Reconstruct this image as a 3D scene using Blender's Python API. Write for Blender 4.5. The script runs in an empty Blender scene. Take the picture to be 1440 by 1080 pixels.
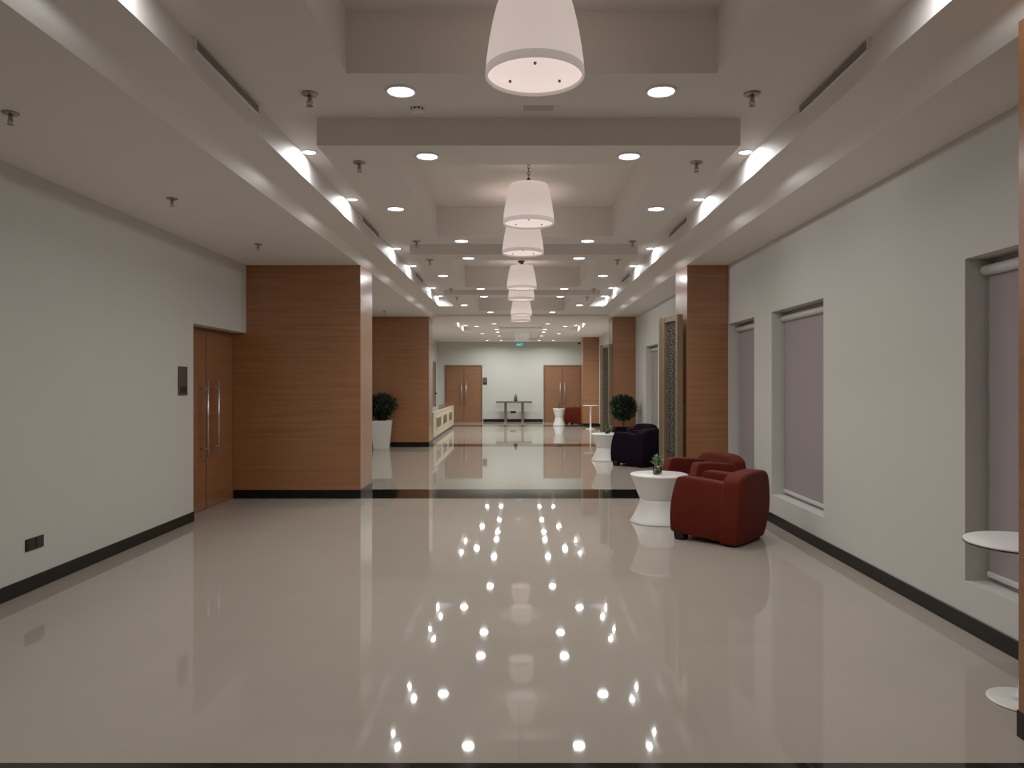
import bpy, bmesh, math, random
from mathutils import Vector, Matrix
random.seed(7)
PI = math.pi
COL = bpy.context.scene.collection
CX = 0.067                      # centre line of the corridor
ORD = ['first', 'second', 'third', 'fourth', 'fifth', 'sixth', 'seventh', 'eighth', 'ninth', 'tenth', 'eleventh', 'twelfth', 'thirteenth', 'fourteenth']

# ------------------------------------------------------------------ materials
def mat(name, col, rough=0.5, spec=0.5, metal=0.0, coat=0.0, bump=0.0, bscale=200.0, var=0.0, vscale=3.0, emit=None, es=0.0, sheen=0.0, trans=0.0, ior=1.5):
    m = bpy.data.materials.new(name); m.use_nodes = True
    nt = m.node_tree; b = nt.nodes['Principled BSDF']
    b.inputs['Base Color'].default_value = (*col, 1)
    b.inputs['Roughness'].default_value = rough
    b.inputs['Specular IOR Level'].default_value = spec
    b.inputs['Metallic'].default_value = metal
    b.inputs['Coat Weight'].default_value = coat
    b.inputs['Sheen Weight'].default_value = sheen
    b.inputs['Transmission Weight'].default_value = trans
    b.inputs['IOR'].default_value = ior
    if emit:
        b.inputs['Emission Color'].default_value = (*emit, 1); b.inputs['Emission Strength'].default_value = es
    tc = nt.nodes.new('ShaderNodeTexCoord')
    n = nt.nodes.new('ShaderNodeTexNoise'); n.inputs['Scale'].default_value = vscale; n.inputs['Detail'].default_value = 4
    nt.links.new(tc.outputs['Object'], n.inputs['Vector'])
    r = nt.nodes.new('ShaderNodeMapRange'); r.inputs['To Min'].default_value = 1 - var; r.inputs['To Max'].default_value = 1 + var
    nt.links.new(n.outputs['Fac'], r.inputs['Value'])
    mx = nt.nodes.new('ShaderNodeVectorMath'); mx.operation = 'SCALE'; mx.inputs[0].default_value = col
    nt.links.new(r.outputs['Result'], mx.inputs['Scale'])
    nt.links.new(mx.outputs['Vector'], b.inputs['Base Color'])
    if bump:
        n2 = nt.nodes.new('ShaderNodeTexNoise'); n2.inputs['Scale'].default_value = bscale
        nt.links.new(tc.outputs['Object'], n2.inputs['Vector'])
        bp = nt.nodes.new('ShaderNodeBump'); bp.inputs['Strength'].default_value = bump; bp.inputs['Distance'].default_value = 0.004
        nt.links.new(n2.outputs['Fac'], bp.inputs['Height']); nt.links.new(bp.outputs['Normal'], b.inputs['Normal'])
    return m

def wood_mat(name, dark, light, rough=0.32, sc=(0.7, 0.7, 24.0), coat=0.25):
    m = mat(name, dark, rough, coat=coat)
    nt = m.node_tree; b = nt.nodes['Principled BSDF']
    b.inputs['Coat Roughness'].default_value = 0.22
    tc = nt.nodes.new('ShaderNodeTexCoord'); mp = nt.nodes.new('ShaderNodeMapping'); mp.inputs['Scale'].default_value = sc
    nt.links.new(tc.outputs['Object'], mp.inputs['Vector'])
    n = nt.nodes.new('ShaderNodeTexNoise'); n.inputs['Scale'].default_value = 1.6; n.inputs['Detail'].default_value = 7; n.inputs['Roughness'].default_value = 0.62
    nt.links.new(mp.outputs['Vector'], n.inputs['Vector'])
    cr = nt.nodes.new('ShaderNodeValToRGB')
    cr.color_ramp.elements[0].position = 0.32; cr.color_ramp.elements[0].color = (*dark, 1)
    cr.color_ramp.elements[1].position = 0.70; cr.color_ramp.elements[1].color = (*light, 1)
    nt.links.new(n.outputs['Fac'], cr.inputs['Fac']); nt.links.new(cr.outputs['Color'], b.inputs['Base Color'])
    return m

def floor_mat():
    m = mat('polished_tile', (0.3, 0.26, 0.22), 0.035)
    nt = m.node_tree; b = nt.nodes['Principled BSDF']; L = nt.links
    b.inputs['IOR'].default_value = 1.52
    geo = nt.nodes.new('ShaderNodeNewGeometry'); sep = nt.nodes.new('ShaderNodeSeparateXYZ'); L.new(geo.outputs['Position'], sep.inputs[0])
    def M(op, a, v=None):
        n = nt.nodes.new('ShaderNodeMath'); n.operation = op
        if isinstance(a, (int, float)): n.inputs[0].default_value = a
        else: L.new(a, n.inputs[0])
        if v is not None:
            if isinstance(v, (int, float)): n.inputs[1].default_value = v
            else: L.new(v, n.inputs[1])
        return n.outputs[0]
    T = 0.8
    ax = M('ADD', sep.outputs['X'], 40.0); ay = M('ADD', sep.outputs['Y'], 40.0 - 0.29)
    fx = M('MODULO', ax, T); fy = M('MODULO', ay, T)
    jx = M('LESS_THAN', fx, 0.0035); jy = M('LESS_THAN', fy, 0.0035)
    j = M('MAXIMUM', jx, jy)
    cx = M('FLOOR', M('DIVIDE', ax, T)); cy = M('FLOOR', M('DIVIDE', ay, T))
    comb = nt.nodes.new('ShaderNodeCombineXYZ'); L.new(cx, comb.inputs[0]); L.new(cy, comb.inputs[1])
    wn = nt.nodes.new('ShaderNodeTexWhiteNoise'); L.new(comb.outputs[0], wn.inputs['Vector'])
    n = nt.nodes.new('ShaderNodeTexNoise'); n.inputs['Scale'].default_value = 2.2; n.inputs['Detail'].default_value = 6
    L.new(geo.outputs['Position'], n.inputs['Vector'])
    v = M('ADD', M('MULTIPLY', wn.outputs['Value'], 0.035), M('MULTIPLY', n.outputs['Fac'], 0.10))
    v = M('ADD', v, 0.94); v = M('SUBTRACT', v, M('MULTIPLY', j, 0.10))
    sc = nt.nodes.new('ShaderNodeVectorMath'); sc.operation = 'SCALE'; sc.inputs[0].default_value = (0.315, 0.268, 0.222)
    L.new(v, sc.inputs['Scale']); L.new(sc.outputs['Vector'], b.inputs['Base Color'])
    b.inputs['Roughness'].default_value = 0.03
    # faint lippage of the tiles so the reflections waver
    n3 = nt.nodes.new('ShaderNodeTexNoise'); n3.inputs['Scale'].default_value = 1.3; n3.inputs['Detail'].default_value = 1; L.new(geo.outputs['Position'], n3.inputs['Vector'])
    bp = nt.nodes.new('ShaderNodeBump'); bp.inputs['Strength'].default_value = 0.03; bp.inputs['Distance'].default_value = 0.02
    L.new(n3.outputs['Fac'], bp.inputs['Height']); L.new(bp.outputs['Normal'], b.inputs['Normal'])
    return m

M_WALL = mat('wall_paint', (0.520, 0.509, 0.466), 0.6, 0.3, var=0.015, bump=0.05, bscale=60)
M_CEIL = mat('ceiling_paint', (0.78, 0.74, 0.71), 0.55, 0.3, var=0.015)
M_FLOOR = floor_mat()
M_STRIP = mat('dark_granite', (0.0045, 0.0037, 0.0028), 0.04, 0.2, var=0.4, vscale=40)
M_BASE = mat('black_skirting', (0.003, 0.003, 0.0026), 0.3, 0.2, var=0.1)
M_WOOD = wood_mat('oak_veneer', (0.200, 0.073, 0.026), (0.285, 0.109, 0.041))
M_DOOR = wood_mat('door_veneer', (0.175, 0.064, 0.025), (0.245, 0.093, 0.038), sc=(0.8, 0.8, 18))
M_DFRAME = wood_mat('door_frame_veneer', (0.10, 0.042, 0.02), (0.15, 0.065, 0.03), sc=(18, 18, 0.6))
M_STEEL = mat('brushed_steel', (0.55, 0.53, 0.50), 0.28, metal=1.0)
M_CHROME = mat('sprinkler_chrome', (0.30, 0.27, 0.25), 0.3, metal=0.9)
M_RED = mat('rust_red_fabric', (0.074, 0.0085, 0.0045), 0.85, 0.07, var=0.18, vscale=9, bump=0.35, bscale=380, sheen=0.03)
M_PURPLE = mat('aubergine_fabric', (0.0060, 0.0032, 0.0066), 0.85, 0.03, var=0.18, vscale=9, bump=0.35, bscale=380, sheen=0.0)
M_FOOT = mat('dark_wood_foot', (0.010, 0.005, 0.004), 0.5, 0.2, var=0.2, vscale=20)
M_WHITE = mat('white_gloss_plastic', (0.72, 0.71, 0.67), 0.35, var=0.01)
M_WHITE2 = mat('white_planter_gloss', (0.66, 0.65, 0.60), 0.3, var=0.01)
M_EDGE = mat('dark_table_edge', (0.010, 0.010, 0.012), 0.4, 0.25)
M_GLASS = mat('clear_glass', (0.95, 0.97, 0.96), 0.02, trans=1.0, ior=1.18)
M_WATER = mat('vase_pebbles', (0.16, 0.12, 0.08), 0.5, var=0.4, vscale=60)
M_LEAF = mat('fresh_green_leaf', (0.045, 0.125, 0.028), 0.45, var=0.45, vscale=14)
M_LEAFD = mat('dark_green_leaf', (0.013, 0.032, 0.012), 0.6, var=0.5, vscale=12)
M_STEM = mat('bamboo_stem', (0.09, 0.16, 0.03), 0.5, var=0.2, vscale=25)
M_TRUNK = mat('brown_trunk', (0.06, 0.035, 0.02), 0.8, var=0.4, vscale=25)
M_SOIL = mat('dark_soil', (0.02, 0.014, 0.010), 0.9, var=0.5, vscale=40)
M_GOLD = mat('antique_gold_paint', (0.185, 0.128, 0.062), 0.45, metal=0.25, var=0.2, vscale=5)
M_LATT = mat('brown_fretwork', (0.026, 0.013, 0.006), 0.5, var=0.3, vscale=20)
M_HINGE = mat('dark_hinge', (0.03, 0.018, 0.010), 0.5)
M_BLIND = mat('mauve_blind_fabric', (0.265, 0.222, 0.226), 0.8, 0.2, var=0.03, vscale=2, bump=0.2, bscale=300)
M_BLINDBAR = mat('pale_blind_cassette', (0.52, 0.49, 0.48), 0.5)
M_ALU = mat('window_aluminium', (0.35, 0.34, 0.33), 0.4, metal=0.6)
M_PLATE = mat('bronze_plate', (0.075, 0.06, 0.052), 0.35, metal=0.4)
M_BLACK = mat('black_plastic', (0.004, 0.0045, 0.004), 0.4, 0.25)
M_GREYP = mat('grey_plastic', (0.32, 0.30, 0.29), 0.5)
M_DARKMET = mat('dark_bronze', (0.02, 0.014, 0.010), 0.4, metal=0.5)
M_TRIM = mat('white_trim_ring', (0.80, 0.80, 0.80), 0.4)
M_LENS = mat('lamp_lens', (0.9, 0.9, 0.9), 0.5, emit=(0.95, 0.98, 1.0), es=26.0)
M_LENSF = mat('lamp_lens_far', (0.9, 0.9, 0.9), 0.5, emit=(1.0, 0.98, 0.92), es=12.0)
M_SHADE = mat('pleated_shade_fabric', (0.62, 0.55, 0.50), 0.85, 0.1, var=0.03, vscale=8, emit=(1.0, 0.79, 0.70), es=0.80)
M_SHADEB = mat('shade_hem_band', (0.60, 0.53, 0.48), 0.85, 0.1, emit=(1.0, 0.80, 0.72), es=0.38)
M_DIFF = mat('shade_diffuser', (0.7, 0.6, 0.55), 0.6, emit=(1.0, 0.78, 0.70), es=1.35)
M_CONS = wood_mat('console_wood', (0.10, 0.055, 0.035), (0.16, 0.09, 0.06))
M_FIG = mat('dark_figurine', (0.07, 0.07, 0.055), 0.5, var=0.3, vscale=20)
M_COUNTER = mat('cream_counter', (0.46, 0.375, 0.265), 0.35, var=0.03)
M_AMBER = mat('amber_panel', (0.075, 0.038, 0.010), 0.3, var=0.3, vscale=6)
M_GREEN = mat('exit_green', (0.0, 0.14, 0.10), 0.4, emit=(0.0, 0.55, 0.42), es=0.35)
M_SIGNW = mat('exit_white', (0.8, 0.9, 0.85), 0.4, emit=(0.6, 1.0, 0.9), es=1.1)
M_CRYSTAL = mat('crystal', (0.95, 0.95, 0.95), 0.05, trans=0.85, emit=(1.0, 0.95, 0.9), es=0.12)

# ------------------------------------------------------------------ mesh helpers
def mesh(name, bm, m, smooth=False):
    bmesh.ops.recalc_face_normals(bm, faces=bm.faces)
    me = bpy.data.meshes.new(name); bm.to_mesh(me); bm.free()
    for x in (m if isinstance(m, (list, tuple)) else [m]): me.materials.append(x)
    if smooth:
        for p in me.polygons: p.use_smooth = True
    return me

def box(bm, x0, x1, y0, y1, z0, z1, mi=0):
    v = [bm.verts.new(p) for p in ((x0,y0,z0),(x1,y0,z0),(x1,y1,z0),(x0,y1,z0),(x0,y0,z1),(x1,y0,z1),(x1,y1,z1),(x0,y1,z1))]
    for f in ((0,3,2,1),(4,5,6,7),(0,1,5,4),(1,2,6,5),(2,3,7,6),(3,0,4,7)):
        bm.faces.new([v[i] for i in f]).material_index = mi
    return v

def bbox(x0, x1, y0, y1, z0, z1, bev=0.004, seg=2):
    bm = bmesh.new(); box(bm, x0, x1, y0, y1, z0, z1)
    if bev: bmesh.ops.bevel(bm, geom=list(bm.edges), offset=bev, segments=seg, affect='EDGES', profile=0.5)
    return bm

def lathe(prof, n=40, bm=None, cx=0, cy=0, rip=0, ramp=0.0, cap=True):
    bm = bm or bmesh.new(); rings = []
    for r, z in prof:
        ring = []
        for i in range(n):
            a = 2*PI*i/n; rr = max(r*(1 + ramp*math.cos(rip*a)) if rip else r, 0.0004)
            ring.append(bm.verts.new((cx + rr*math.cos(a), cy + rr*math.sin(a), z)))
        rings.append(ring)
    for a, b in zip(rings, rings[1:]):
        for i in range(n): bm.faces.new((a[i], a[(i+1)%n], b[(i+1)%n], b[i]))
    if cap: bm.faces.new(rings[0][::-1]); bm.faces.new(rings[-1])
    return bm

def tube(bm, p, q, r, n=8, r2=None):
    p, q = Vector(p), Vector(q); d = (q-p).normalized()
    a = d.orthogonal().normalized(); b = d.cross(a); R = []
    for c, rr in ((p, r), (q, r if r2 is None else r2)):
        R.append([bm.verts.new(c + (a*math.cos(2*PI*i/n) + b*math.sin(2*PI*i/n))*rr) for i in range(n)])
    for i in range(n): bm.faces.new((R[0][i], R[0][(i+1)%n], R[1][(i+1)%n], R[1][i]))
    bm.faces.new(R[0][::-1]); bm.faces.new(R[1])
    return bm

def lattice(us, vs, ws, fn):
    """closed surface of a 3-D grid of points fn(u, v, w): the cage of a cushioned shape"""
    bm = bmesh.new(); V = {}
    def g(i, j, k):
        if (i, j, k) not in V: V[(i, j, k)] = bm.verts.new(fn(us[i], vs[j], ws[k]))
        return V[(i, j, k)]
    I, J, K = len(us)-1, len(vs)-1, len(ws)-1
    for i in range(I):
        for j in range(J):
            for k in (0, K): bm.faces.new((g(i,j,k), g(i+1,j,k), g(i+1,j+1,k), g(i,j+1,k)))
        for k in range(K):
            for j in (0, J): bm.faces.new((g(i,j,k), g(i+1,j,k), g(i+1,j,k+1), g(i,j,k+1)))
    for j in range(J):
        for k in range(K):
            for i in (0, I): bm.faces.new((g(i,j,k), g(i,j+1,k), g(i,j+1,k+1), g(i,j,k+1)))
    return bm

def soft(name, bm, m, levels=2):
    bmesh.ops.recalc_face_normals(bm, faces=bm.faces)
    me = bpy.data.meshes.new('cage'); bm.to_mesh(me); bm.free()
    o = bpy.data.objects.new('cage', me); COL.objects.link(o)
    s = o.modifiers.new('s', 'SUBSURF'); s.levels = levels; s.render_levels = levels
    dg = bpy.context.evaluated_depsgraph_get()
    r = bpy.data.meshes.new_from_object(o.evaluated_get(dg))
    bpy.data.objects.remove(o); bpy.data.meshes.remove(me)
    r.name = name; r.materials.clear(); r.materials.append(m)
    for p in r.polygons: p.use_smooth = True
    return r

# ------------------------------------------------------------------ object helpers
def tag(o, label, cat, group=None, kind=None):
    o['label'] = label; o['category'] = cat
    if group: o['group'] = group
    if kind: o['kind'] = kind
    return o
def thing(name, label, cat, loc=(0,0,0), rz=0.0, group=None, kind=None):
    o = bpy.data.objects.new(name, None); COL.objects.link(o)
    o.empty_display_size = 0.1; o.location = loc; o.rotation_euler = (0, 0, rz)
    return tag(o, label, cat, group, kind)
def part(name, me, parent, label=None, loc=(0,0,0), rot=(0,0,0)):
    o = bpy.data.objects.new(name, me); COL.objects.link(o)
    o.parent = parent; o.location = loc; o.rotation_euler = rot
    if label: o['label'] = label
    return o
def solo(name, me, label, cat, loc=(0,0,0), rz=0.0, group=None, kind=None):
    o = bpy.data.objects.new(name, me); COL.objects.link(o); o.location = loc; o.rotation_euler = (0,0,rz)
    return tag(o, label, cat, group, kind)
def struct(name, me, label, cat, loc=(0,0,0)): return solo(name, me, label, cat, loc, kind='structure')

def area_light(parent, r, watts, loc=(0,0,0), spread=165, col=(1,0.97,0.93), rot=(0,0,0)):
    l = bpy.data.lights.new('lamp', 'AREA'); l.shape = 'DISK'; l.size = 2*r; l.energy = watts; l.color = col; l.spread = math.radians(spread)
    o = bpy.data.objects.new('lamp_light', l); COL.objects.link(o); o.parent = parent; o.location = loc; o.rotation_euler = rot
    return o

# ================================================================== SETTING
XL, XR, ZEND, ZBACK = -3.5, 2.70, 28.1, -3.2
# floor and inlaid strips (the strips lie flush between the tile fields)
strips = [(2.1, 2.94), (9.6, 10.42), (17.25, 18.1), (25.1, 25.85)]
bm = bmesh.new(); y = ZBACK
for s0, s1 in strips:
    v = [bm.verts.new(p) for p in ((-3.8,y,0),(3.0,y,0),(3.0,s0,0),(-3.8,s0,0))]; bm.faces.new(v); y = s1
v = [bm.verts.new(p) for p in ((-3.8,y,0),(3.0,y,0),(3.0,ZEND+.2,0),(-3.8,ZEND+.2,0))]; bm.faces.new(v)
struct('floor', mesh('floor', bm, M_FLOOR), 'polished beige tile floor mirroring the lights along the hall', 'floor')
for i, (s0, s1) in enumerate(strips):
    bm = bmesh.new(); bm.faces.new([bm.verts.new(p) for p in ((-3.8,s0,0),(3.0,s0,0),(3.0,s1,0),(-3.8,s1,0))])
    struct('trim_%d' % (i+1), mesh('strip', bm, M_STRIP), 'black granite strip inlaid across the floor, %s from the camera' % ORD[i], 'floor strip')

# ceiling: stepped height field
HS, HF, HB, HA, HT = 3.0, 3.0525, 3.045, 3.225, 3.36
SL0, SLP, SLD = 4.88, 4.19, 3.48
def ceil_h(x, z):
    a = abs(x - CX)
    if z < 17.2:
        if a > 2.10: return HS
        if a > 1.695: return HF
        t = (z - SL0) % SLP
        inslab = t < SLD
        tray = 0.43 < t < 3.05 and a < 0.93
        if z > 15.3: return HT if (tray and z < 16.35) else HF
        if inslab and a < 1.385: return HT if tray else HB
        return HA
    if 1.385 < a < 1.695 and 19.0 < z < 22.6: return 3.15
    if a < 0.60 and (22.3 < z < 26.6 or 19.4 < z < 21.0): return 3.045
    return HS
xs = sorted({-3.75, 2.98} | {CX + s*d for s in (-1, 1) for d in (0.60, 0.93, 1.385, 1.695, 1.975, 2.10)})
zs = {ZBACK, 15.3, 16.31, 17.2, 19.0, 19.4, 21.0, 22.3, 22.6, 26.6, ZEND + .1}
for k in range(-2, 3):
    for d in (0, 0.43, 3.05, SLD):
        z = SL0 + SLP*k + d
        if ZBACK < z < 16.4: zs.add(z)
zs = sorted(zs)
bm = bmesh.new()
H = [[ceil_h((xs[i]+xs[i+1])/2, (zs[j]+zs[j+1])/2) for j in range(len(zs)-1)] for i in range(len(xs)-1)]
def quad(*ps): bm.faces.new([bm.verts.new(p) for p in ps])
for i in range(len(xs)-1):
    for j in range(len(zs)-1):
        h = H[i][j]; x0, x1, z0, z1 = xs[i], xs[i+1], zs[j], zs[j+1]
        mid = abs((x0+x1)/2 - CX)
        if z0 < 17.1 and 1.975 < mid < 2.10:      # sloping edge strip of the side soffit
            ha, hb = (HS, HF) if x0 < 0 else (HF, HS)
            quad((x0,z0,ha),(x0,z1,ha),(x1,z1,hb),(x1,z0,hb))
            if z1 > 17.1: quad((x0,z1,ha),(x1,z1,hb),(x1,z1,HS),(x0,z1,HS))
            continue
        quad((x0,z0,h),(x0,z1,h),(x1,z1,h),(x1,z0,h))
        nm = abs((xs[i+1]+xs[min(i+2,len(xs)-1)])/2 - CX)
        if i+1 < len(xs)-1 and abs(H[i+1][j]-h) > 1e-5 and not (z0 < 17.1 and (nm > 1.975 and mid > 1.695)): quad((x1,z0,h),(x1,z1,h),(x1,z1,H[i+1][j]),(x1,z0,H[i+1][j]))
        if j+1 < len(zs)-1 and abs(H[i][j+1]-h) > 1e-5: quad((x0,z1,h),(x1,z1,h),(x1,z1,H[i][j+1]),(x0,z1,H[i][j+1]))
bmesh.ops.remove_doubles(bm, verts=bm.verts, dist=1e-5)
struct('ceiling', mesh('ceiling', bm, M_CEIL), 'stepped white plaster ceiling with dropped panels, trays and side coves', 'ceiling')

# walls as fields with recesses; coordinates (along, up) -> depth
def wall_field(alongs, ups, depth, place):
    bm = bmesh.new()
    D = [[depth((alongs[i]+alongs[i+1])/2, (ups[j]+ups[j+1])/2) for j in range(len(ups)-1)] for i in range(len(alongs)-1)]
    def q(*ps): bm.faces.new([bm.verts.new(place(*p)) for p in ps])
    for i in range(len(alongs)-1):
        for j in range(len(ups)-1):
            d = D[i][j]; a0, a1, u0, u1 = alongs[i], alongs[i+1], ups[j], ups[j+1]
            if d is not None: q((a0,u0,d),(a1,u0,d),(a1,u1,d),(a0,u1,d))
            if i+1 < len(alongs)-1 and D[i+1][j] != d: q((a1,u0,d or 0),(a1,u1,d or 0),(a1,u1,D[i+1][j] or 0),(a1,u0,D[i+1][j] or 0))
            if j+1 < len(ups)-1 and D[i][j+1] != d: q((a0,u1,d or 0),(a1,u1,d or 0),(a1,u1,D[i][j+1] or 0),(a0,u1,D[i][j+1] or 0))
    bmesh.ops.remove_doubles(bm, verts=bm.verts, dist=1e-5)
    return bm
WINS = [(3.2, 4.514), (6.61, 7.96), (8.55, 9.58), (14.45, 15.8)]
WZ0, WZ1, WD = 0.30, 2.243, 0.20
al = sorted({ZBACK, ZEND} | {a for w in WINS for a in w})
def dR(a, u):
    return WD if WZ0 < u < WZ1 and any(w[0] < a < w[1] for w in WINS) else 0.0
struct('wall_right', mesh('wall_right', wall_field(al, [0, WZ0, WZ1, 3.06], dR, lambda a, u, d: (XR + d, a, u)), M_WALL), 'white painted wall with deep window recesses behind the armchairs', 'wall')
DOORZ = (8.04, 9.62)
def dL(a, u): return 0.185 if u < 2.13 and DOORZ[0] < a < DOORZ[1] else 0.0
struct('wall_left', mesh('wall_left', wall_field([ZBACK, DOORZ[0], DOORZ[1], 18.2], [0, 2.13, 3.06], dL, lambda a, u, d: (XL - d, a, u)), M_WALL), 'long white painted wall with recessed double door and black skirting', 'wall')
bm = bmesh.new(); box(bm, -3.25, -3.05, 18.0, ZEND, 0, 3.06)
struct('wall_far_left', mesh('wall_far_left', bm, M_WALL), 'short white wall behind the cream partition at the far end', 'wall')
bm = bmesh.new(); box(bm, -3.7, 3.0, ZEND, ZEND+.15, 0, 3.2)
struct('wall_end', mesh('wall_end', bm, M_WALL), 'pale end wall with two double doors and a console table', 'wall')
bm = bmesh.new(); box(bm, -3.8, 3.0, ZBACK-.15, ZBACK, 0, 3.5)
struct('wall_back', mesh('wall_back', bm, M_WALL), 'plain white wall closing the hall behind the camera', 'wall')

def base(name, x0, x1, y0, y1, label):
    struct(name, mesh('skirting', bbox(x0, x1, y0, y1, 0, 0.105, 0.003, 1), M_BASE), label, 'skirting')
base('baseboard_left', XL, XL+.012, ZBACK, DOORZ[0], 'black skirting along the white wall up to the recessed door')
base('baseboard_right', XR-.012, XR, 3.165, 9.6, 'black skirting under the windows behind the red armchairs')
base('baseboard_right_middle', XR-.012, XR, 10.35, 17.2, 'black skirting behind the dark purple armchairs')
base('baseboard_right_far', XR-.012, XR, 18.0, 25.0, 'black skirting on the wall between the two farthest pillars')
base('baseboard_end', -1.33, 0.92, ZEND-.012, ZEND, 'black skirting on the end wall under the console table')

# columns
def column(x0, x1, y0, y1, label):
    o = thing('column', label, 'column', ((x0+x1)/2, (y0+y1)/2, 0), kind='structure')
    w, d = (x1-x0)/2, (y1-y0)/2
    part('veneer_panel', mesh('veneer', bbox(-w, w, -d, d, 0.10, 3.055, 0.003, 1), M_WOOD), o)
    bm = bmesh.new(); box(bm, -w-.004, w+.004, -d-.004, d+.004, 0, 0.112)
    part('plinth', mesh('plinth', bm, M_BASE), o, 'black plinth')
CL, CR = -2.03, 2.167
column(-3.69, CL, 9.6, 10.36, 'wide wood veneered wall pier next to the recessed double door')
column(-3.69, -2.06, 17.2, 17.95, 'wood veneered wall pier behind the white square planter')
column(CR, XR+.02, 9.6, 10.3, 'wood veneered pillar behind the red armchairs and fretwork screen')
column(CR, XR+.02, 17.2, 17.95, 'wood veneered pillar behind the round bush and purple armchairs')
column(CR, XR+.02, 25.0, 25.8, 'farthest wood veneered pillar behind the white bistro table')
column(2.115, XR+.02, 2.42, 3.16, 'nearest wood veneered pillar cut by the frame edge')

# ------------------------------------------------------------------ doors
def pull_handle(leaf, x, y, z0, z1, off, dirx):
    """D-bar on two stand-offs; dirx = unit vector out of the leaf"""
    d = Vector(dirx); b = Vector((x, y, 0)) + d*off
    bm = bmesh.new(); tube(bm, (b.x, b.y, z0), (b.x, b.y, z1), 0.014, 10)
    for z in (z0+.1, z1-.1): tube(bm, (x, y, z), (b.x, b.y, z), 0.008, 8)
    part('handle', mesh('handle', bm, M_STEEL, True), leaf, 'long tubular steel pull handle')
# door 1: in the recess of the left wall, faces +x
d1 = thing('door_1', 'double wood door recessed in white wall beside the nearest pier', 'door', (0,0,0), kind='structure')
xf = XL - 0.175
zm = 8.78
for (a, b) in ((DOORZ[0]+.02, zm-.012), (zm+.022, DOORZ[1]-.03)):
    lf = part('door_leaf', mesh('leaf', bbox(xf-.02, xf+.005, a, b, 0.008, 2.10, 0.003, 1), M_DOOR), d1)
    pull_handle(lf, xf+.005, 8.62 if a < 8.5 else 8.93, 0.63, 1.52, 0.085, (1,0,0))
bm = bmesh.new()
box(bm, xf-.02, xf-.006, zm-.03, zm+.03, 0, 2.1)
box(bm, xf-.02, xf+.008, DOORZ[0], DOORZ[1], 2.10, 2.13); box(bm, xf-.02, xf+.012, DOORZ[1]-.03, DOORZ[1]-.018, 0, 2.1)
part('door_frame', mesh('frame', bm, M_DFRAME), d1, 'dark door frame and centre joint')
# far doors
def far_door(idx, x0, x1, label):
    d = thing('door_%d' % idx, label, 'door', ((x0+x1)/2, ZEND, 0), kind='structure')
    w = (x1-x0)/2
    bm = bmesh.new()
    box(bm, -w, -w+.05, -.04, 0, 0, 2.13); box(bm, w-.05, w, -.04, 0, 0, 2.13); box(bm, -w+.05, w-.05, -.04, 0, 2.08, 2.13); box(bm, -.02, .02, -.015, 0, 0, 2.08)
    part('door_frame', mesh('frame', bm, M_DFRAME), d, 'dark door frame')
    for s in (-1, 1):
        a, b = sorted((s*.018, s*(w-.05)))
        lf = part('door_leaf', mesh('leaf', bbox(a, b, -.025, -.002, .008, 2.08, .002, 1), M_DOOR), d)
        pull_handle(lf, s*.085, -.025, 0.65, 1.5, 0.07, (0,-1,0))
far_door(2, -2.755, -1.355, 'double wood door in end wall beside the cream partition')
far_door(3, 0.945, 2.37, 'double wood door in end wall behind the slim hourglass stool')
d4 = thing('door_4', 'single dark wood door in the side wall above the cream partition', 'door', (-3.05, 26.8, 0), kind='structure')
bm = bmesh.new(); box(bm, 0, .03, -.55, -.49, 0, 2.24); box(bm, 0, .03, .49, .55, 0, 2.24); box(bm, 0, .03, -.49, .49, 2.18, 2.24)
part('door_frame', mesh('frame', bm, M_DFRAME), d4)
lf = part('door_leaf', mesh('leaf', bbox(.002, .02, -.49, .49, .008, 2.18, .002, 1), M_DFRAME), d4)
bm = bmesh.new(); tube(bm, (.02, .4, 1.08), (.09, .4, 1.08), .02, 8); tube(bm, (.09, .4, 1.08), (.09, .27, 1.08), .016, 8)
part('handle', mesh('handle', bm, M_BLACK), lf, 'black lever handle')

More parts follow.
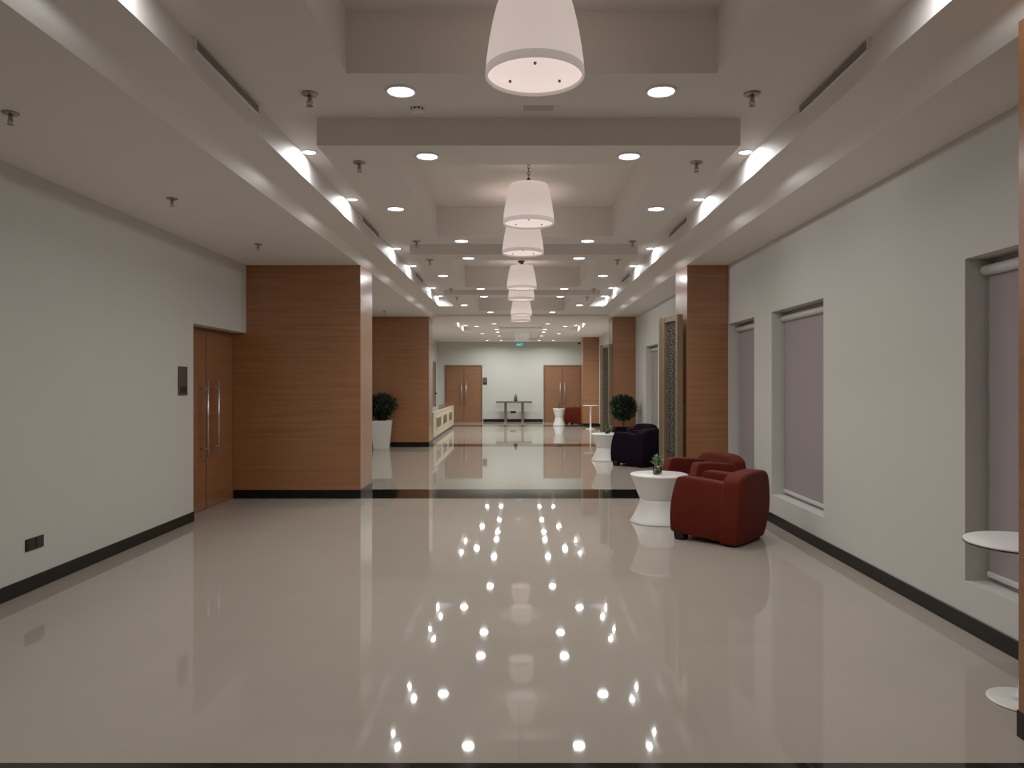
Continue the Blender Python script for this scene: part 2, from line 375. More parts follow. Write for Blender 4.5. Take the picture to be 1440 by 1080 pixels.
# ------------------------------------------------------------------ windows and blinds
WL = ['cut by the nearest pillar', 'behind the nearest red armchair', 'between the red armchairs and the pillar', 'behind the purple armchairs']
for i, (a, b) in enumerate(WINS):
    w = thing('window_%d' % (i+1), 'aluminium window in deep white recess, ' + WL[i], 'window', (XR+WD, (a+b)/2, 0), kind='structure')
    h = (b-a)/2; f = bmesh.new()
    box(f, -.05, -.004, -h, -h+.05, WZ0, WZ1); box(f, -.05, -.004, h-.05, h, WZ0, WZ1)
    box(f, -.05, -.004, -h+.05, h-.05, WZ0, WZ0+.05); box(f, -.05, -.004, -h+.05, h-.05, WZ1-.05, WZ1)
    part('window_frame', mesh('wf', f, M_ALU), w)
    part('pane', mesh('pane', bbox(-.03, -.02, -h+.05, h-.05, WZ0+.05, WZ1-.05, 0), M_GLASS), w)
    bl = thing('roller_blind', 'mauve roller blind in the window ' + WL[i], 'blind', (XR+WD-.075, (a+b)/2, 0), group='roller blinds in the windows')
    g = h - .03
    n = 14; bm = bmesh.new(); vs = []
    for k in range(n+1):
        z = WZ0+.06 + (WZ1-.09-WZ0-.06)*k/n; xx = .004*math.sin(k*1.9)*(1-k/n)
        vs.append([bm.verts.new((xx, s*g, z)) for s in (-1, 1)])
    for p, q in zip(vs, vs[1:]): bm.faces.new((p[0], p[1], q[1], q[0]))
    part('blind_fabric', mesh('fabric', bm, M_BLIND, True), bl)
    bm = bmesh.new(); tube(bm, (-.012, -g-.015, WZ1-.075), (-.012, g+.015, WZ1-.075), .032, 18)
    part('roller', mesh('roller', bm, M_BLINDBAR, True), bl, 'pale fabric roller tube')
    part('bottom_bar', mesh('bar', bbox(-.014, .014, -g, g, WZ0+.03, WZ0+.065, .008, 2), M_BLINDBAR), bl, 'pale bottom bar')

# ================================================================== CEILING FITTINGS
me_ring = mesh('ring', lathe([(.066,.006),(.066,-.004),(.072,-.010),(.082,-.010),(.086,-.004),(.086,0),(.080,.006)], 32), M_TRIM, True)
me_lens = mesh('lens', lathe([(.067,-.001),(.067,-.005),(.05,-.008),(0.02,-.009)], 32), M_LENS, True)
me_lensf = me_lens.copy(); me_lensf.materials.clear(); me_lensf.materials.append(M_LENSF)
def downlight(x, y, z, label, watts, far=False, group='recessed ceiling downlights'):
    t = thing('downlight', label, 'ceiling light', (x, y, z), group=group)
    part('trim_ring', me_ring, t); part('lens', me_lensf if far else me_lens, t)
    area_light(t, .065, watts, (0,0,-.014), col=(.96, 1, .94) if far else (1, .97, .93))
DW = 12.5
inner = [(3.96, HB), (5.10, HB), (8.17, HB), (9.30, HB), (12.36, HB), (13.49, HB), (16.6, HF)]
outer = [(6.65, HB), (10.84, HB), (15.0, HB)]
fin = [19.2, 21.3, 22.4, 24.3, 26.9]; fout = [20.1, 23.2, 26.9]
for s, side in ((-1, 'left'), (1, 'right')):
    for i, (y, z) in enumerate(inner):
        downlight(CX + s*.69, y, z, 'round white downlight, %s from the camera in the %s inner row over the near hall' % (ORD[i], side), DW)
    for i, (y, z) in enumerate(outer):
        downlight(CX + s*1.16, y, z, 'round white downlight, %s from the camera in the %s outer row over the near hall' % (ORD[i], side), DW)
    for i, y in enumerate(fin):
        downlight(CX + s*.69, y, HS, 'small bright downlight, %s of the %s inner row beyond the second piers' % (ORD[i], side), DW*2.3, True)
    for i, y in enumerate(fout):
        downlight(CX + s*1.19, y, HS, 'small bright downlight, %s of the %s outer row beyond the second piers' % (ORD[i], side), DW*2.3, True)
# cove wall washers close to the inner fascias
me_wring = mesh('ring', lathe([(.043,.004),(.043,-.004),(.050,-.008),(.055,-.004),(.055,0)], 24), M_TRIM, True)
me_wlens = mesh('lens', lathe([(.044,-.001),(.044,-.004),(.02,-.006)], 24), M_LENS, True)
WW = 16.0
for s, side in ((-1, 'left'), (1, 'right')):
    for i, y in enumerate((1.5, 2.95, 5.6, 7.05, 9.65, 11.1, 13.7, 15.0)):
        t = thing('cove_light', 'small cove spotlight, %s from the camera washing the %s ceiling fascia' % (ORD[i], side), 'ceiling light', (CX + s*(1.695-.062), y, HA), group='spotlights in the ceiling coves')
        part('trim_ring', me_wring, t); part('lens', me_wlens, t)
        area_light(t, .04, WW, (0,0,-.010), 170, (1, .99, .97), rot=(0, -s*math.radians(18), 0))
        l = bpy.data.lights.new('added_scallop', 'SPOT'); l.energy = 8.5; l.spot_size = PI; l.spot_blend = 0.06; l.shadow_soft_size = .012; l.color = (1, .99, .97)  # added spot without a fixture, throws the scallops onto the sloping soffit edge
        o = bpy.data.objects.new('added_scallop_light', l); COL.objects.link(o); o.parent = t; o.location = (s*.055, 0, -.192); o.rotation_euler = (0, -s*math.radians(3), 0)
    for i, y in enumerate((20.3, 21.8)):
        t = thing('cove_light', 'tiny cove spotlight, %s in the %s slot beyond the second piers' % (ORD[i], side), 'ceiling light', (CX + s*(1.695-.085), y, 3.15), group='spotlights in the ceiling coves')
        part('trim_ring', me_wring, t); part('lens', me_wlens, t)
        area_light(t, .04, WW, (0,0,-.010), 170, (1, .99, .97))

# linear slot grilles at the top of the inner fascias
bm = bmesh.new()
for k in range(4): box(bm, 0, .012, -.45, .45, -.052+.013*k, -.047+.013*k)
me_gs = mesh('slats', bm, M_GREYP)
bm = bmesh.new(); box(bm, -.001, .004, -.45, .45, -.055, 0)
me_gb = mesh('gback', bm, M_BLACK)
bm = bmesh.new(); box(bm, 0, .014, -.46, -.45, -.058, -.0005); box(bm, 0, .014, .45, .46, -.058, -.0005); box(bm, 0, .014, -.45, .45, -.058, -.053)
me_gf = mesh('gframe', bm, M_TRIM)
for s, side in ((-1, 'left'), (1, 'right')):
    for i, y in enumerate((4.2, 8.2, 12.2)):
        t = thing('air_grille', 'dark linear air grille, %s from the camera on the %s ceiling fascia' % (ORD[i], side), 'air vent', (CX + s*1.695, y, HA-.004), 0 if s < 0 else PI, group='linear air grilles on the fascias')
        part('backing', me_gb, t); part('slat_set', me_gs, t); part('grille_frame', me_gf, t)

# sprinklers
me_sp = mesh('plate', lathe([(.045,.006),(.045,-.004),(.040,-.010),(.014,-.014),(.010,-.014)], 24), M_CHROME, True)
me_sb = mesh('spbody', lathe([(.011,-.012),(.011,-.030),(.007,-.034),(.006,-.05)], 12), M_CHROME, True)
bm = bmesh.new()
for s in (-1, 1): tube(bm, (s*.010,0,-.03), (s*.014,0,-.05), .003, 6); tube(bm, (s*.014,0,-.05), (0,0,-.066), .003, 6)
me_sf = mesh('spframe', bm, M_CHROME)
me_sd = mesh('deflector', lathe([(.018,-.066),(.018,-.069)], 16), M_CHROME)
def sprinkler(x, y, z, label):
    t = thing('ceiling_sprinkler', label, 'sprinkler', (x, y, z), group='ceiling sprinklers')
    part('escutcheon', me_sp, t); part('body', me_sb, t); part('yoke', me_sf, t); part('deflector', me_sd, t)
for s, side in ((-1, 'left'), (1, 'right')):
    for i, y in enumerate((4.0, 5.25, 8.2, 9.44, 12.4, 13.6)):
        sprinkler(CX + s*1.185, y, HB, 'chrome sprinkler head, %s from the camera along the %s dropped panel edge' % (ORD[i], side))
for i, y in enumerate((4.16, 6.1, 8.12)):
    sprinkler(-2.83, y, HS, 'chrome sprinkler head on the side ceiling above the white wall, %s from the camera' % ORD[i])
sprinkler(-2.83, 15.75, HS, 'tiny sprinkler head on the side ceiling above the square planter')

t = thing('smoke_detector', 'round white smoke detector between two dropped ceiling panels', 'smoke detector', (-.63, 4.66, HA))
part('base', mesh('sdb', lathe([(.055,0),(.055,-.012),(.05,-.016)], 28), M_TRIM, True), t)
part('sensor_head', mesh('sdh', lathe([(.040,-.016),(.040,-.034),(.030,-.042),(.01,-.044)], 28), M_TRIM, True), t)
bm = bmesh.new()
for k in range(10):
    a = 2*PI*k/10; c, s_ = math.cos(a), math.sin(a)
    v = box(bm, .038, .0415, -.006, .006, -.031, -.021)
    for p in v: p.co = Vector((p.co.x*c - p.co.y*s_, p.co.x*s_ + p.co.y*c, p.co.z))
part('vent_slots', mesh('sdv', bm, M_BLACK), t, 'dark vent slots')
t = thing('ceiling_speaker', 'faint grey rectangular ceiling grille behind the nearest pendant', 'speaker', (.125, 4.67, HA))
part('frame', mesh('csf', bbox(-.11, .11, -.055, .055, -.012, 0, .003, 1), M_CEIL), t)
bm = bmesh.new()
for k in range(7): box(bm, -.095, .095, -.044+.0135*k, -.038+.0135*k, -.0145, -.011)
part('grille_bars', mesh('csg', bm, mat('pale_grille', (.62,.59,.57), .6)), t, 'grey grille bars')

# pendants
def shade_prof():
    return [(.200,.03),(.2,.06),(.192,.12),(.182,.18),(.172,.23),(.160,.28),(.150,.310),(.145,.310),(.155,.28),(.187,.12),(.195,.06),(.196,.03)]
bm = lathe(shade_prof(), 144, rip=48, ramp=0.006, cap=False)
me_shade = mesh('shade', bm, M_SHADE, True)
me_band = mesh('band', lathe([(.196,.031),(.2035,.031),(.2045,0),(.2025,-.002),(.1955,-.002),(.196,.031)], 64, cap=False), M_SHADEB, True)
me_diff = mesh('diff', lathe([(.1955,.012),(.1955,.016)], 64), M_DIFF, True)
bm = bmesh.new()
for a in (0.5, 2.6, 4.7): tube(bm, (.12*math.cos(a), .12*math.sin(a), .004), (.12*math.cos(a), .12*math.sin(a), .014), .006, 8)
me_clip = mesh('clip', bm, M_HINGE)
bm = lathe([(.012,.300),(.020,.318),(.022,.345),(.012,.362),(.006,.37)], 14)
for a in range(3): tube(bm, (0,0,.312), (.150*math.cos(2*PI*a/3), .150*math.sin(2*PI*a/3), .306), .003, 6)
me_fin = mesh('finial', bm, M_DARKMET, True)
bm = bmesh.new(); zz = .365; k = 0
while zz < .575:
    w = .008
    for s in (-1, 1): tube(bm, (s*w, 0, zz) if k % 2 else (0, s*w, zz), (s*w, 0, zz+.03) if k % 2 else (0, s*w, zz+.03), .0028, 6)
    for z2 in (zz, zz+.03): tube(bm, (-w,0,z2) if k % 2 else (0,-w,z2), (w,0,z2) if k % 2 else (0,w,z2), .0028, 6)
    zz += .026; k += 1
me_chain = mesh('chain', bm, M_DARKMET)
me_can = mesh('canopy', lathe([(.055,.600),(.055,.590),(.030,.570),(.008,.565)], 24), M_DARKMET, True)
PL = ['nearest and largest of the hanging lamps', 'second nearest hanging lamp, above the third', 'third nearest, just below the second', 'fourth nearest, with its dark finial showing', 'fifth nearest, peeking below the fourth', 'sixth nearest, small and near the far tray', 'seventh and farthest of the white shades']
for i, (y, x) in enumerate(((3.09, .068), (5.96, .082), (7.34, .045), (10.13, .045), (11.5, .045), (14.2, .055), (15.6, .05))):
    t = thing('pendant_lamp', 'white pleated drum pendant, ' + PL[i], 'pendant lamp', (x, y, 2.760), group='pleated pendants along the centre line')
    for nm, me, lb in (('lamp_shade', me_shade, None), ('hem_band', me_band, 'plain hem band'), ('diffuser', me_diff, 'glowing pink white diffuser'), ('clip_set', me_clip, None), ('finial', me_fin, 'dark finial and spider'), ('chain', me_chain, 'dark chain'), ('canopy', me_can, None)):
        part(nm, me, t, lb)
    l = bpy.data.lights.new('bulb', 'POINT'); l.energy = 5; l.color = (1, .80, .68); l.shadow_soft_size = .04
    o = bpy.data.objects.new('bulb_light', l); COL.objects.link(o); o.parent = t; o.location = (0,0,.2)

# crystal chandelier near the far end
t = thing('chandelier', 'square glass rod chandelier hanging in front of the exit sign', 'chandelier', (.10, 23.3, 2.76))
bm = bmesh.new(); box(bm, -.23, .23, -.23, .23, .30, .315); box(bm, -.05, .05, -.05, .05, .428, .44)
part('ceiling_plate', mesh('cp', bm, M_STEEL), t)
for s in (-1, 1):
    for u in (-1, 1): part('suspension_rod', mesh('sr', tube(bmesh.new(), (s*.15, u*.15, .315), (s*.04, u*.04, .43), .003, 6), M_STEEL), t)

bm = bmesh.new()
for a in range(9):
    for b in range(9):
        if (a in (0, 8) or b in (0, 8)): tube(bm, (-.2+.05*a, -.2+.05*b, .02 if (a+b) % 2 else .0), (-.2+.05*a, -.2+.05*b, .30), .011, 6)
part('crystal_curtain', mesh('cc', bm, M_CRYSTAL), t)

# exit sign
t = thing('exit_sign', 'small green lit exit sign high on the end wall', 'sign', (.055, ZEND-.45, 2.79))
part('housing', mesh('eh', bbox(-.17, .17, -.02, .02, 0, .155, .005, 1), M_GREEN), t)
cu = bpy.data.curves.new('exit', 'FONT'); cu.body = 'EXIT'; cu.size = .12; cu.align_x = 'CENTER'; cu.align_y = 'CENTER'; cu.extrude = .001
to = bpy.data.objects.new('tmp', cu); COL.objects.link(to)
me = bpy.data.meshes.new_from_object(to.evaluated_get(bpy.context.evaluated_depsgraph_get())); bpy.data.objects.remove(to)
me.materials.clear(); me.materials.append(M_SIGNW)
part('lettering', me, t, 'white EXIT lettering', (0, -.022, .078), (PI/2, 0, 0))
bm = bmesh.new()
for s in (-1, 1): tube(bm, (s*.1,0,.15), (s*.1,0,.21), .006, 6)
part('bracket', mesh('eb', bm, M_STEEL), t)

# cctv camera
t = thing('security_camera', 'small dark dome camera at the top of the end wall', 'camera', (2.28, ZEND-.10, 3.0))
part('mount', mesh('cm', lathe([(.05,0),(.05,-.02),(.03,-.03)], 16), M_GREYP), t)
part('dome', mesh('cd', lathe([(.045,-.03),(.045,-.05),(.03,-.085),(.01,-.095)], 16), M_BLACK, True), t)

# ================================================================== WALL FITTINGS
def socket(loc, rz, label, n=2):
    t = thing('power_socket', label, 'socket', loc, rz)     # faces local -y
    part('cover_plate', mesh('cp', bbox(-.1, .1, -.010, 0, -.044, .044, .003, 2), M_BLACK), t)
    for k in range(n):
        x = -.047 + .094*k
        m_ = bbox(x-.036, x+.036, -.013, -.009, -.034, .034, .002, 1)
        part('socket_insert', mesh('si', m_, M_EDGE), t)
socket((XL, 5.395, 0.335), PI/2, 'black double power socket low on the white wall')
socket((-.20, ZEND, 0.36), 0, 'black double power socket on end wall under the console table')
def plate(loc, rz, w, h, label):
    t = thing('wall_plaque', label, 'sign', loc, rz)
    part('plate', mesh('wp', bbox(-w/2, w/2, -.014, 0, -h/2, h/2, .003, 1), M_PLATE), t)
    part('inset_panel', mesh('wi', bbox(-w*.36, w*.36, -.018, -.012, -h*.42, -h*.20, .002, 1), M_EDGE), t)
plate((XL, 7.77, 1.51), PI/2, .20, .30, 'dark bronze plaque on white wall before the recessed door')
plate((-1.26, ZEND, 1.53), 0, .17, .27, 'small bronze plaque on end wall beside the double door')

# ================================================================== FURNITURE
# --- armchair, front = -y
G = [0, .07, .3, .6, .9, 1]
def arm_fn(s):
    def fn(u, v, w):
        yf = -.350 + .085*v**2.4; yb = .26
        zt = .625 - .055*u - .02*(1-u)**6; zb = .075 - .05*u
        y = yf + (yb-yf)*u; z = zb + (zt-zb)*v
        xo = .345 + .028*math.sin(PI*min(1, v*.9+.05)) - .03*(1-v)**2
        xi = .215
        return (s*(xi + (xo-xi)*w), y, z)
    return fn
def back_fn(u, v, w):
    half = .350 + .034*math.sin(PI*min(1, v*.85+.08)) - .02*(1-v)**2
    x = -half + 2*half*u
    c = abs(2*u-1)
    zt = .672 - .075*c**5; zb = .02
    z = zb + (zt-zb)*v
    y0 = .155 + .04*v; y1 = .335 + .045*math.sin(PI*min(1, v*.8+.05)) + .02*v - .03*c**4
    return (x, y0 + (y1-y0)*w, z)
UB = [0, .04, .15, .35, .65, .85, .96, 1]
def make_chair_meshes(m, nm):
    A = {s: soft('arm_'+nm, lattice(G, G, [0, .15, .85, 1], arm_fn(s)), m) for s in (-1, 1)}
    B = soft('back_'+nm, lattice(UB, G, [0, .18, .82, 1], back_fn), m)
    def seat_fn(u, v, w): return (-.218+.436*u, -.335+.52*w, .255 + .165*v + .018*math.sin(PI*u)*math.sin(PI*w)*v)
    S = soft('seat_'+nm, lattice([0,.06,.5,.94,1], [0,.15,.85,1], [0,.06,.5,.94,1], seat_fn), m)
    R = mesh('rail_'+nm, bbox(-.225, .225, -.318, .17, .06, .262, .015, 2), m)
    return A, B, S, R
CH = {'red': make_chair_meshes(M_RED, 'red'), 'purple': make_chair_meshes(M_PURPLE, 'purple')}
bm = bmesh.new(); v = box(bm, -.06, .06, -.055, .055, 0, .095)
for p in v[:4]: p.co.x *= .85; p.co.y *= .85
bmesh.ops.bevel(bm, geom=list(bm.edges), offset=.006, segments=2, affect='EDGES')
me_foot = mesh('foot', bm, M_FOOT)
me_footr = mesh('footr', bbox(-.055, .055, -.05, .05, 0, .06, .005, 1), M_FOOT)
def armchair(kind, loc, face, label, group):
    A, B, S, R = CH[kind]
    rz = math.atan2(face[0], -face[1])
    t = thing('armchair', label, 'chair', (*loc, 0), rz, group)
    part('armrest', A[-1], t); part('armrest', A[1], t); part('backrest', B, t); part('seat_cushion', S, t); part('front_rail', R, t)
    for s in (-1, 1):
        part('leg', me_foot, t, 'dark block foot', (s*.265, -.262, 0)); part('leg', me_footr, t, 'dark block foot', (s*.25, .24, 0))
armchair('red', (1.925, 7.17), (-.775, .63), 'rust red tub armchair standing nearest, back turned to the camera', 'red tub armchairs')
armchair('red', (2.11, 8.62), (-.94, -.34), 'rust red tub armchair behind the nearest one, against the pillar', 'red tub armchairs')
armchair('red', (2.06, 26.52), (-.9, .43), 'red tub armchair in the distance behind the slim hourglass stool', 'red tub armchairs')
armchair('purple', (2.13, 13.42), (-.775, .63), 'dark purple tub armchair beside the second hourglass table', 'purple tub armchairs')
armchair('purple', (2.27, 14.75), (-.94, -.34), 'dark purple tub armchair half hidden behind the other purple one', 'purple tub armchairs')

# --- hourglass tables
prof = [(.02,.0), (.300,.0), (.306,.004), (.306,.010), (.285,.04), (.252,.10), (.222,.165), (.203,.225), (.199,.243), (.203,.25), (.232,.32), (.268,.42), (.298,.486), (.306,.498), (.306,.506), (.300,.512), (.02,.512)]
me_hb = mesh('hg_base', lathe([p for p in prof if p[1] <= .243], 56), M_WHITE, True)
me_ht = mesh('hg_top', lathe([p for p in prof if p[1] >= .243], 56), M_WHITE, True)
for me in (me_hb, me_ht):
    me.shade_smooth() if hasattr(me, 'shade_smooth') else None
def hourglass(loc, label, sx=1, sz=1):
    t = thing('side_table', label, 'table', (*loc, 0), group='white hourglass side tables')
    for nm, me in (('table_base', me_hb), ('table_top', me_ht)):
        if sx == 1: part(nm, me, t)
        else:
            m2 = me.copy(); m2.transform(Matrix.Diagonal((sx, sx, sz, 1))); part(nm, m2, t)
hourglass((1.51, 8.03), 'white hourglass side table beside the red armchairs')
hourglass((1.70, 14.3), 'white hourglass side table beside the purple armchairs')
hourglass((1.39, 25.6), 'slim white hourglass stool in front of the far double door', .67, 1.14)

# --- plants
def leaf(bm, base_, d, L, W, droop=.25, mi=0):
    d = Vector(d).normalized(); side = d.cross(Vector((0,0,1)))
    if side.length < .05: side = Vector((1,0,0))
    side.normalize(); up = side.cross(d)
    b = Vector(base_); pts = []
    for t_, w in ((0, .12), (.35, 1), (.7, .75)):
        c = b + d*L*t_ - Vector((0,0,1))*droop*L*t_*t_
        pts.append((bm.verts.new(c - side*W*w/2 + up*W*.12*w), bm.verts.new(c), bm.verts.new(c + side*W*w/2 + up*W*.12*w)))
    tip = bm.verts.new(b + d*L - Vector((0,0,1))*droop*L)
    for p, q in zip(pts, pts[1:]):
        bm.faces.new((p[0], p[1], q[1], q[0])); bm.faces.new((p[1], p[2], q[2], q[1]))
    bm.faces.new((pts[-1][0], pts[-1][1], tip)); bm.faces.new((pts[-1][1], pts[-1][2], tip))
def bamboo_mesh(seed):
    rnd = random.Random(seed); st = bmesh.new(); lf_ = bmesh.new()
    for k in range(6):
        a = 2*PI*k/6 + rnd.random(); r = .018; hgt = .13 + .06*rnd.random()
        p0 = (r*math.cos(a), r*math.sin(a), .02); p1 = (r*1.7*math.cos(a), r*1.7*math.sin(a), hgt)
        tube(st, p0, p1, .0055, 8)
        for q in range(9):
            b = 2*PI*rnd.random(); f = .45 + .55*rnd.random()
            c = Vector(p0).lerp(Vector(p1), f)
            leaf(lf_, c, (math.cos(b), math.sin(b), .9 + rnd.random()), .07 + .05*rnd.random(), .020, .35)
    return mesh('stalks', st, M_STEM, True), mesh('leaves', lf_, M_LEAF, True)
me_vase = mesh('vase', lathe([(.044,0),(.048,.004),(.049,.085),(.046,.085),(.045,.012),(.005,.010)], 28), M_GLASS, True)
me_peb = mesh('peb', lathe([(.040,.012),(.043,.02),(.043,.040),(.035,.046)], 20), M_WATER, True)
def bamboo(loc, seed, label):
    t = thing('potted_bamboo', label, 'plant', loc, group='small bamboo plants on the tables')
    s_, l_ = bamboo_mesh(seed)
    part('vase', me_vase, t, 'clear glass vase'); part('pebbles', me_peb, t); part('stalks', s_, t, 'green stalks'); part('leaves', l_, t)
bamboo((1.484, 7.97, .512), 1, 'small green bamboo in glass vase on the nearest hourglass table')
bamboo((1.70, 14.25, .512), 2, 'small green bamboo in glass vase on the table beside purple armchairs')
bamboo((1.40, 25.6, .584), 3, 'tiny dark plant in vase on the slim far stool')

def bush(seed, n, cz, rx, rz_, L, cup=False):
    rnd = random.Random(seed); bm = bmesh.new()
    for k in range(n):
        while True:
            p = Vector((rnd.uniform(-1,1), rnd.uniform(-1,1), rnd.uniform(-1,1)))
            if .35 < p.length < 1: break
        sc = 1.0
        if cup: sc = .55 + .45*min(1, (p.z+1)/1.1)
        c = Vector((p.x*rx*sc, p.y*rx*sc, cz + p.z*rz_))
        d = Vector((p.x, p.y, p.z*.8 + .35)) + Vector((rnd.uniform(-.7,.7), rnd.uniform(-.7,.7), rnd.uniform(-.5,.5)))
        leaf(bm, c - d.normalized()*L*.5, d, L*(.7+.6*rnd.random()), L*.42, .2)
    return mesh('foliage', bm, M_LEAFD, True)
def planter_mesh(wt, wb, h):
    bm = bmesh.new(); rings = []
    for w, z in ((wb, 0), (wb+.004, .01), (wt, h-.01), (wt, h), (wt-.025, h), (wt-.03, h-.06)):
        rings.append([bm.verts.new((sx*w, sy*w, z)) for sx, sy in ((-1,-1),(1,-1),(1,1),(-1,1))])
    for a, b in zip(rings, rings[1:]):
        for i in range(4): bm.faces.new((a[i], a[(i+1)%4], b[(i+1)%4], b[i]))
    bm.faces.new(rings[0][::-1])
    me = mesh('pot', bm, M_WHITE2)
    sb = bmesh.new(); w = wt-.03; sb.faces.new([sb.verts.new((sx*w, sy*w, h-.055)) for sx, sy in ((-1,-1),(1,-1),(1,1),(-1,1))])
    return me, mesh('soil', sb, M_SOIL)
def planter(loc, rz, label, pot, fol, trunk):
    t = thing('potted_plant', label, 'plant', loc, rz)
    p, s_ = pot
    pp = part('planter_pot', p, t, 'white tapered square planter'); part('soil', s_, pp); part('trunk', trunk, t); part('foliage', fol, t, 'dense dark green foliage')
bm = bmesh.new()
for a in range(5): tube(bm, (.03*math.cos(a*1.3), .03*math.sin(a*1.3), .55), (.14*math.cos(a*1.3), .14*math.sin(a*1.3), 1.05), .012, 7, .006)
planter((-3.06, 16.70, 0), .10, 'tall white square planter with dark bushy plant beside the pier', planter_mesh(.225, .165, .64), bush(11, 2000, .95, .385, .31, .085, True), mesh('tr', bm, M_TRUNK))
bm = bmesh.new(); tube(bm, (0,0,.30), (.01,.01,.78), .022, 8, .018); tube(bm, (.03,.02,.30), (-.03,-.02,.78), .018, 8, .014)
planter((2.31, 16.45, 0), .1, 'round clipped dark bush on a trunk before the second pillar', planter_mesh(.17, .13, .36), bush(12, 2600, .94, .325, .29, .085), mesh('tr2', bm, M_TRUNK))

# --- bistro tables
me_bt = mesh('bt_top', lathe([(.01,.738),(.245,.738),(.250,.741),(.250,.749),(.246,.752),(.01,.752)], 56), M_WHITE, True)
me_be = mesh('bt_edge', lathe([(.2440,.7365),(.2515,.7365),(.2515,.742),(.244,.742),(.244,.7365)], 56, cap=False), M_EDGE)
me_bs = mesh('bt_stem', lathe([(.060,.012),(.034,.03),(.024,.07),(.021,.2),(.021,.62),(.028,.70),(.055,.738)], 28), M_WHITE, True)
me_bb = mesh('bt_base', lathe([(.150,0),(.155,.003),(.155,.008),(.14,.012),(.05,.016),(.01,.017)], 48), M_WHITE, True)
def bistro(loc, label):
    t = thing('bistro_table', label, 'table', (*loc, 0), group='white pedestal bistro tables')
    part('tabletop', me_bt, t); part('edge_band', me_be, t, 'thin dark edge'); part('stem', me_bs, t); part('base', me_bb, t)
bistro((2.372, 3.5), 'white round pedestal table under the nearest window, cut by the pillar')
bistro((2.29, 23.7), 'white round pedestal table in front of the farthest pillar')

# --- folding screens
SH = 2.37
def screen_panel(L, seed):
    """panel along +x from 0 to L, thickness in y"""
    fr = bmesh.new(); th = .038
    box(fr, 0, .06, -th, th, .06, SH); box(fr, L-.06, L, -th, th, .06, SH)
    for z in (.06, SH-.07): box(fr, .06, L-.06, -th*.8, th*.8, z, z+.07)
    for x in (0, L-.06): box(fr, x+.01, x+.05, -.02, .02, 0, .06)
    la = bmesh.new(); rnd = random.Random(seed)
    x0, x1 = .06, L-.06
    for z0, z1 in ((.13, SH-.07),):
        st = .115; n = int(math.ceil((z1-z0)/st))
        for k in range(n):
            zc = z0 + st*(k+.5)*(z1-z0)/(n*st); cells = 3; cw = (x1-x0)/cells
            for q in range(cells):
                xc = x0 + cw*(q+.5); r = min(cw, (z1-z0)/n)*.5
                pr = None
                for a in range(13):      # carved rings with a diagonal cross inside
                    p = (xc + r*math.cos(2*PI*a/12), 0, zc + r*math.sin(2*PI*a/12))
                    if pr: tube(la, pr, p, .0155, 5)
                    pr = p
                for s in (-1, 1): tube(la, (xc - r*.95, 0, zc - s*r*.95), (xc + r*.95, 0, zc + s*r*.95), .015, 5)
        box(la, x0, x1, .004, .008, z0, z1) if seed == 99 else None
    return mesh('sframe', fr, M_GOLD), mesh('slattice', la, M_LATT)
PF, PLAT = screen_panel(.56, 3)
def folding_screen(pts, label):
    """pts: the plan of the hinge line, panel by panel"""
    p0 = Vector(pts[0]); t = thing('folding_screen', label, 'screen', (p0.x, p0.y, 0), group='gilded fretwork screens')
    for i, (a, b) in enumerate(zip(pts, pts[1:])):
        a, b = Vector(a), Vector(b); d = b-a; ang = math.atan2(d.y, d.x)
        n = Vector((d.x, d.y)).normalized()*.02 + (Vector((-d.y, d.x)).normalized()*.03 if i else Vector((0, 0)))
        e = part('panel_frame', PF, t, None, (a.x-p0.x+n.x, a.y-p0.y+n.y, 0), (0,0,ang))
        o = part('fretwork', PLAT, e, 'dark brown carved fretwork')
        if i:
            hb = bmesh.new()
            for z in (.45, 1.32, 1.98, 2.16): box(hb, a.x-p0.x-.028, a.x-p0.x+.028, a.y-p0.y-.032, a.y-p0.y+.032, z-.05, z+.05)
            part('hinge_set', mesh('hinges', hb, M_HINGE), t, 'dark hinges between the panels')
def zig(x, y, a1, a2, L=.60):
    q = (x + L*math.cos(a1), y + L*math.sin(a1)); r = (q[0] + L*math.cos(a2), q[1] + L*math.sin(a2)); return [(x, y), q, r]
folding_screen(zig(2.085, 9.60, math.radians(98.5), math.radians(80)), 'tall gilded folding screen with fretwork beside pillar behind red armchairs')
folding_screen(zig(2.125, 17.15, math.radians(101), math.radians(83)), 'tall gilded folding screen beside the pillar behind purple armchairs')

# --- console table and figurine
t = thing('console_table', 'narrow brown console table on two pedestal legs at end wall', 'table', (-.16, 27.75, 0))
part('tabletop', mesh('ct', bbox(-.665, .665, -.17, .17, .715, .785, .006, 1), M_CONS), t)
bm = bmesh.new(); tube(bm, (-.62, -.17, .75), (.62, -.17, .75), .012, 6)
for s in (-1, 1):
    bm = bbox(-.05, .05, -.05, .05, .03, .715, .004, 1)
    part('leg', mesh('cl', bm, M_CONS), t, None, (s*.315, 0, 0))
    part('foot', mesh('cf', bbox(-.06, .06, -.15, .15, 0, .032, .006, 1), M_CONS), t, None, (s*.315, 0, 0))
t = thing('figurine', 'small dark upright ornament standing on the console table', 'ornament', (-.10, 27.72, .785))
part('plinth', mesh('fp', bbox(-.07, .07, -.06, .06, 0, .03, .004, 1), M_BLACK), t)
part('body', mesh('fb', lathe([(.05,.03),(.066,.07),(.055,.12),(.07,.155),(.045,.175),(.03,.18),(.045,.205),(.048,.225),(.026,.245),(.006,.25)], 16), M_FIG, True), t)

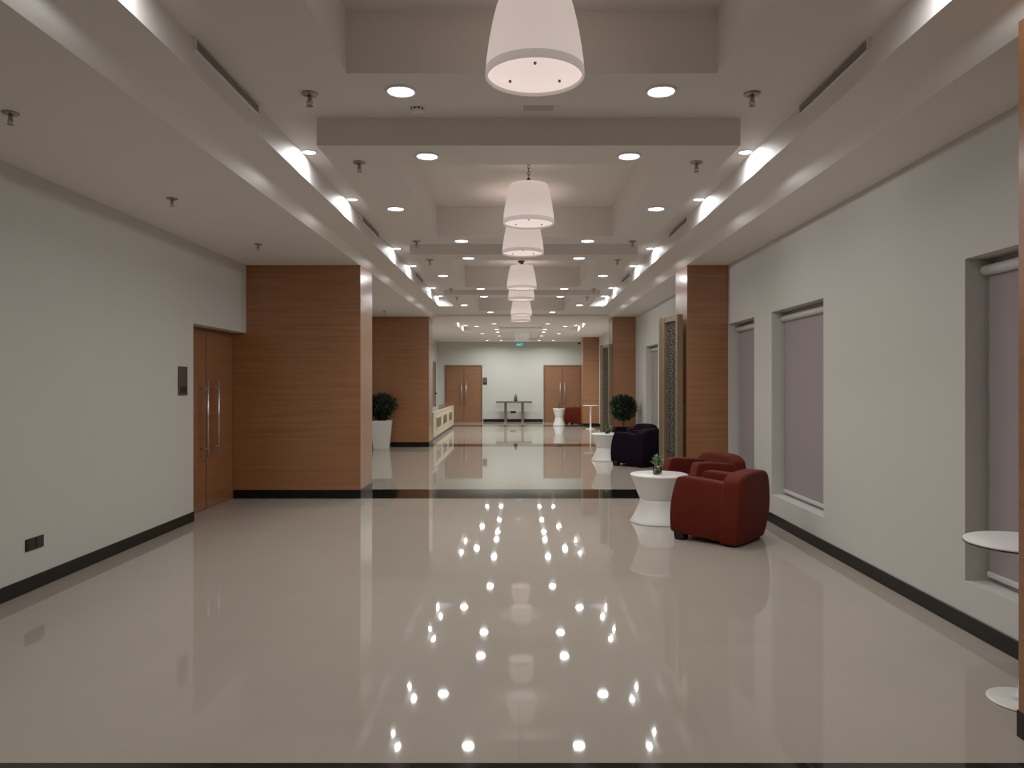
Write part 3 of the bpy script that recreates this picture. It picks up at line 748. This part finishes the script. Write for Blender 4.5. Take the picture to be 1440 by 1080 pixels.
# --- cream partition
t = thing('low_partition', 'long low cream partition with three square amber panels', 'partition', (-2.13, 18.75, 0))
Lc = 5.85
part('panel_body', mesh('cc', bbox(-.11, 0, 0, Lc, .09, .70, .006, 1), M_COUNTER), t)
part('toe_kick', mesh('tk', bbox(-.08, -.03, .05, Lc-.05, 0, .09, .002, 1), M_BASE), t, 'dark recessed toe kick')
for k in range(3):
    y0 = .62 + 1.72*k
    part('amber_panel', mesh('ap', bbox(-.004, .006, y0, y0+1.12, .30, .55, .002, 1), M_AMBER), t, 'recessed amber square')
    bm = bmesh.new()
    for (a, b, c, d) in ((y0-.04, y0+1.16, .26, .30), (y0-.04, y0+1.16, .55, .59), (y0-.04, y0, .30, .55), (y0+1.12, y0+1.16, .30, .55)): box(bm, -.003, .012, a, b, c, d)
    part('panel_surround', mesh('ps', bm, M_COUNTER), t)
part('glass_top', mesh('gt', bbox(-.065, -.05, .02, Lc-.02, .70, .86, .002, 1), M_GLASS), t, 'clear glass upstand')
part('coping', mesh('ctp', bbox(-.12, .010, -.01, Lc+.01, .70, .715, .003, 1), M_COUNTER), t)

# ================================================================== WORLD, CAMERA
w = bpy.data.worlds.new('world'); bpy.context.scene.world = w; w.use_nodes = True
w.node_tree.nodes['Background'].inputs[0].default_value = (0.05, 0.05, 0.055, 1); w.node_tree.nodes['Background'].inputs[1].default_value = 0.2
cam = bpy.data.cameras.new('camera'); co = bpy.data.objects.new('camera', cam); COL.objects.link(co)
co.location = (0, 0, 1.5); co.rotation_euler = (PI/2, 0, 0)
cam.sensor_width = 36; cam.lens = 1050/1440*36; cam.shift_x = -9/1440; cam.shift_y = -3/1440; cam.clip_start = .05
sc = bpy.context.scene; sc.camera = co
sc.view_settings.view_transform = 'Standard'; sc.view_settings.look = 'None'; sc.view_settings.exposure = -1.06; sc.view_settings.gamma = 1.28
sc.cycles.max_bounces = 10; sc.cycles.diffuse_bounces = 5; sc.cycles.glossy_bounces = 4; sc.cycles.transmission_bounces = 6
sc.cycles.sample_clamp_indirect = 6.0; sc.cycles.caustics_reflective = False; sc.cycles.caustics_refractive = False
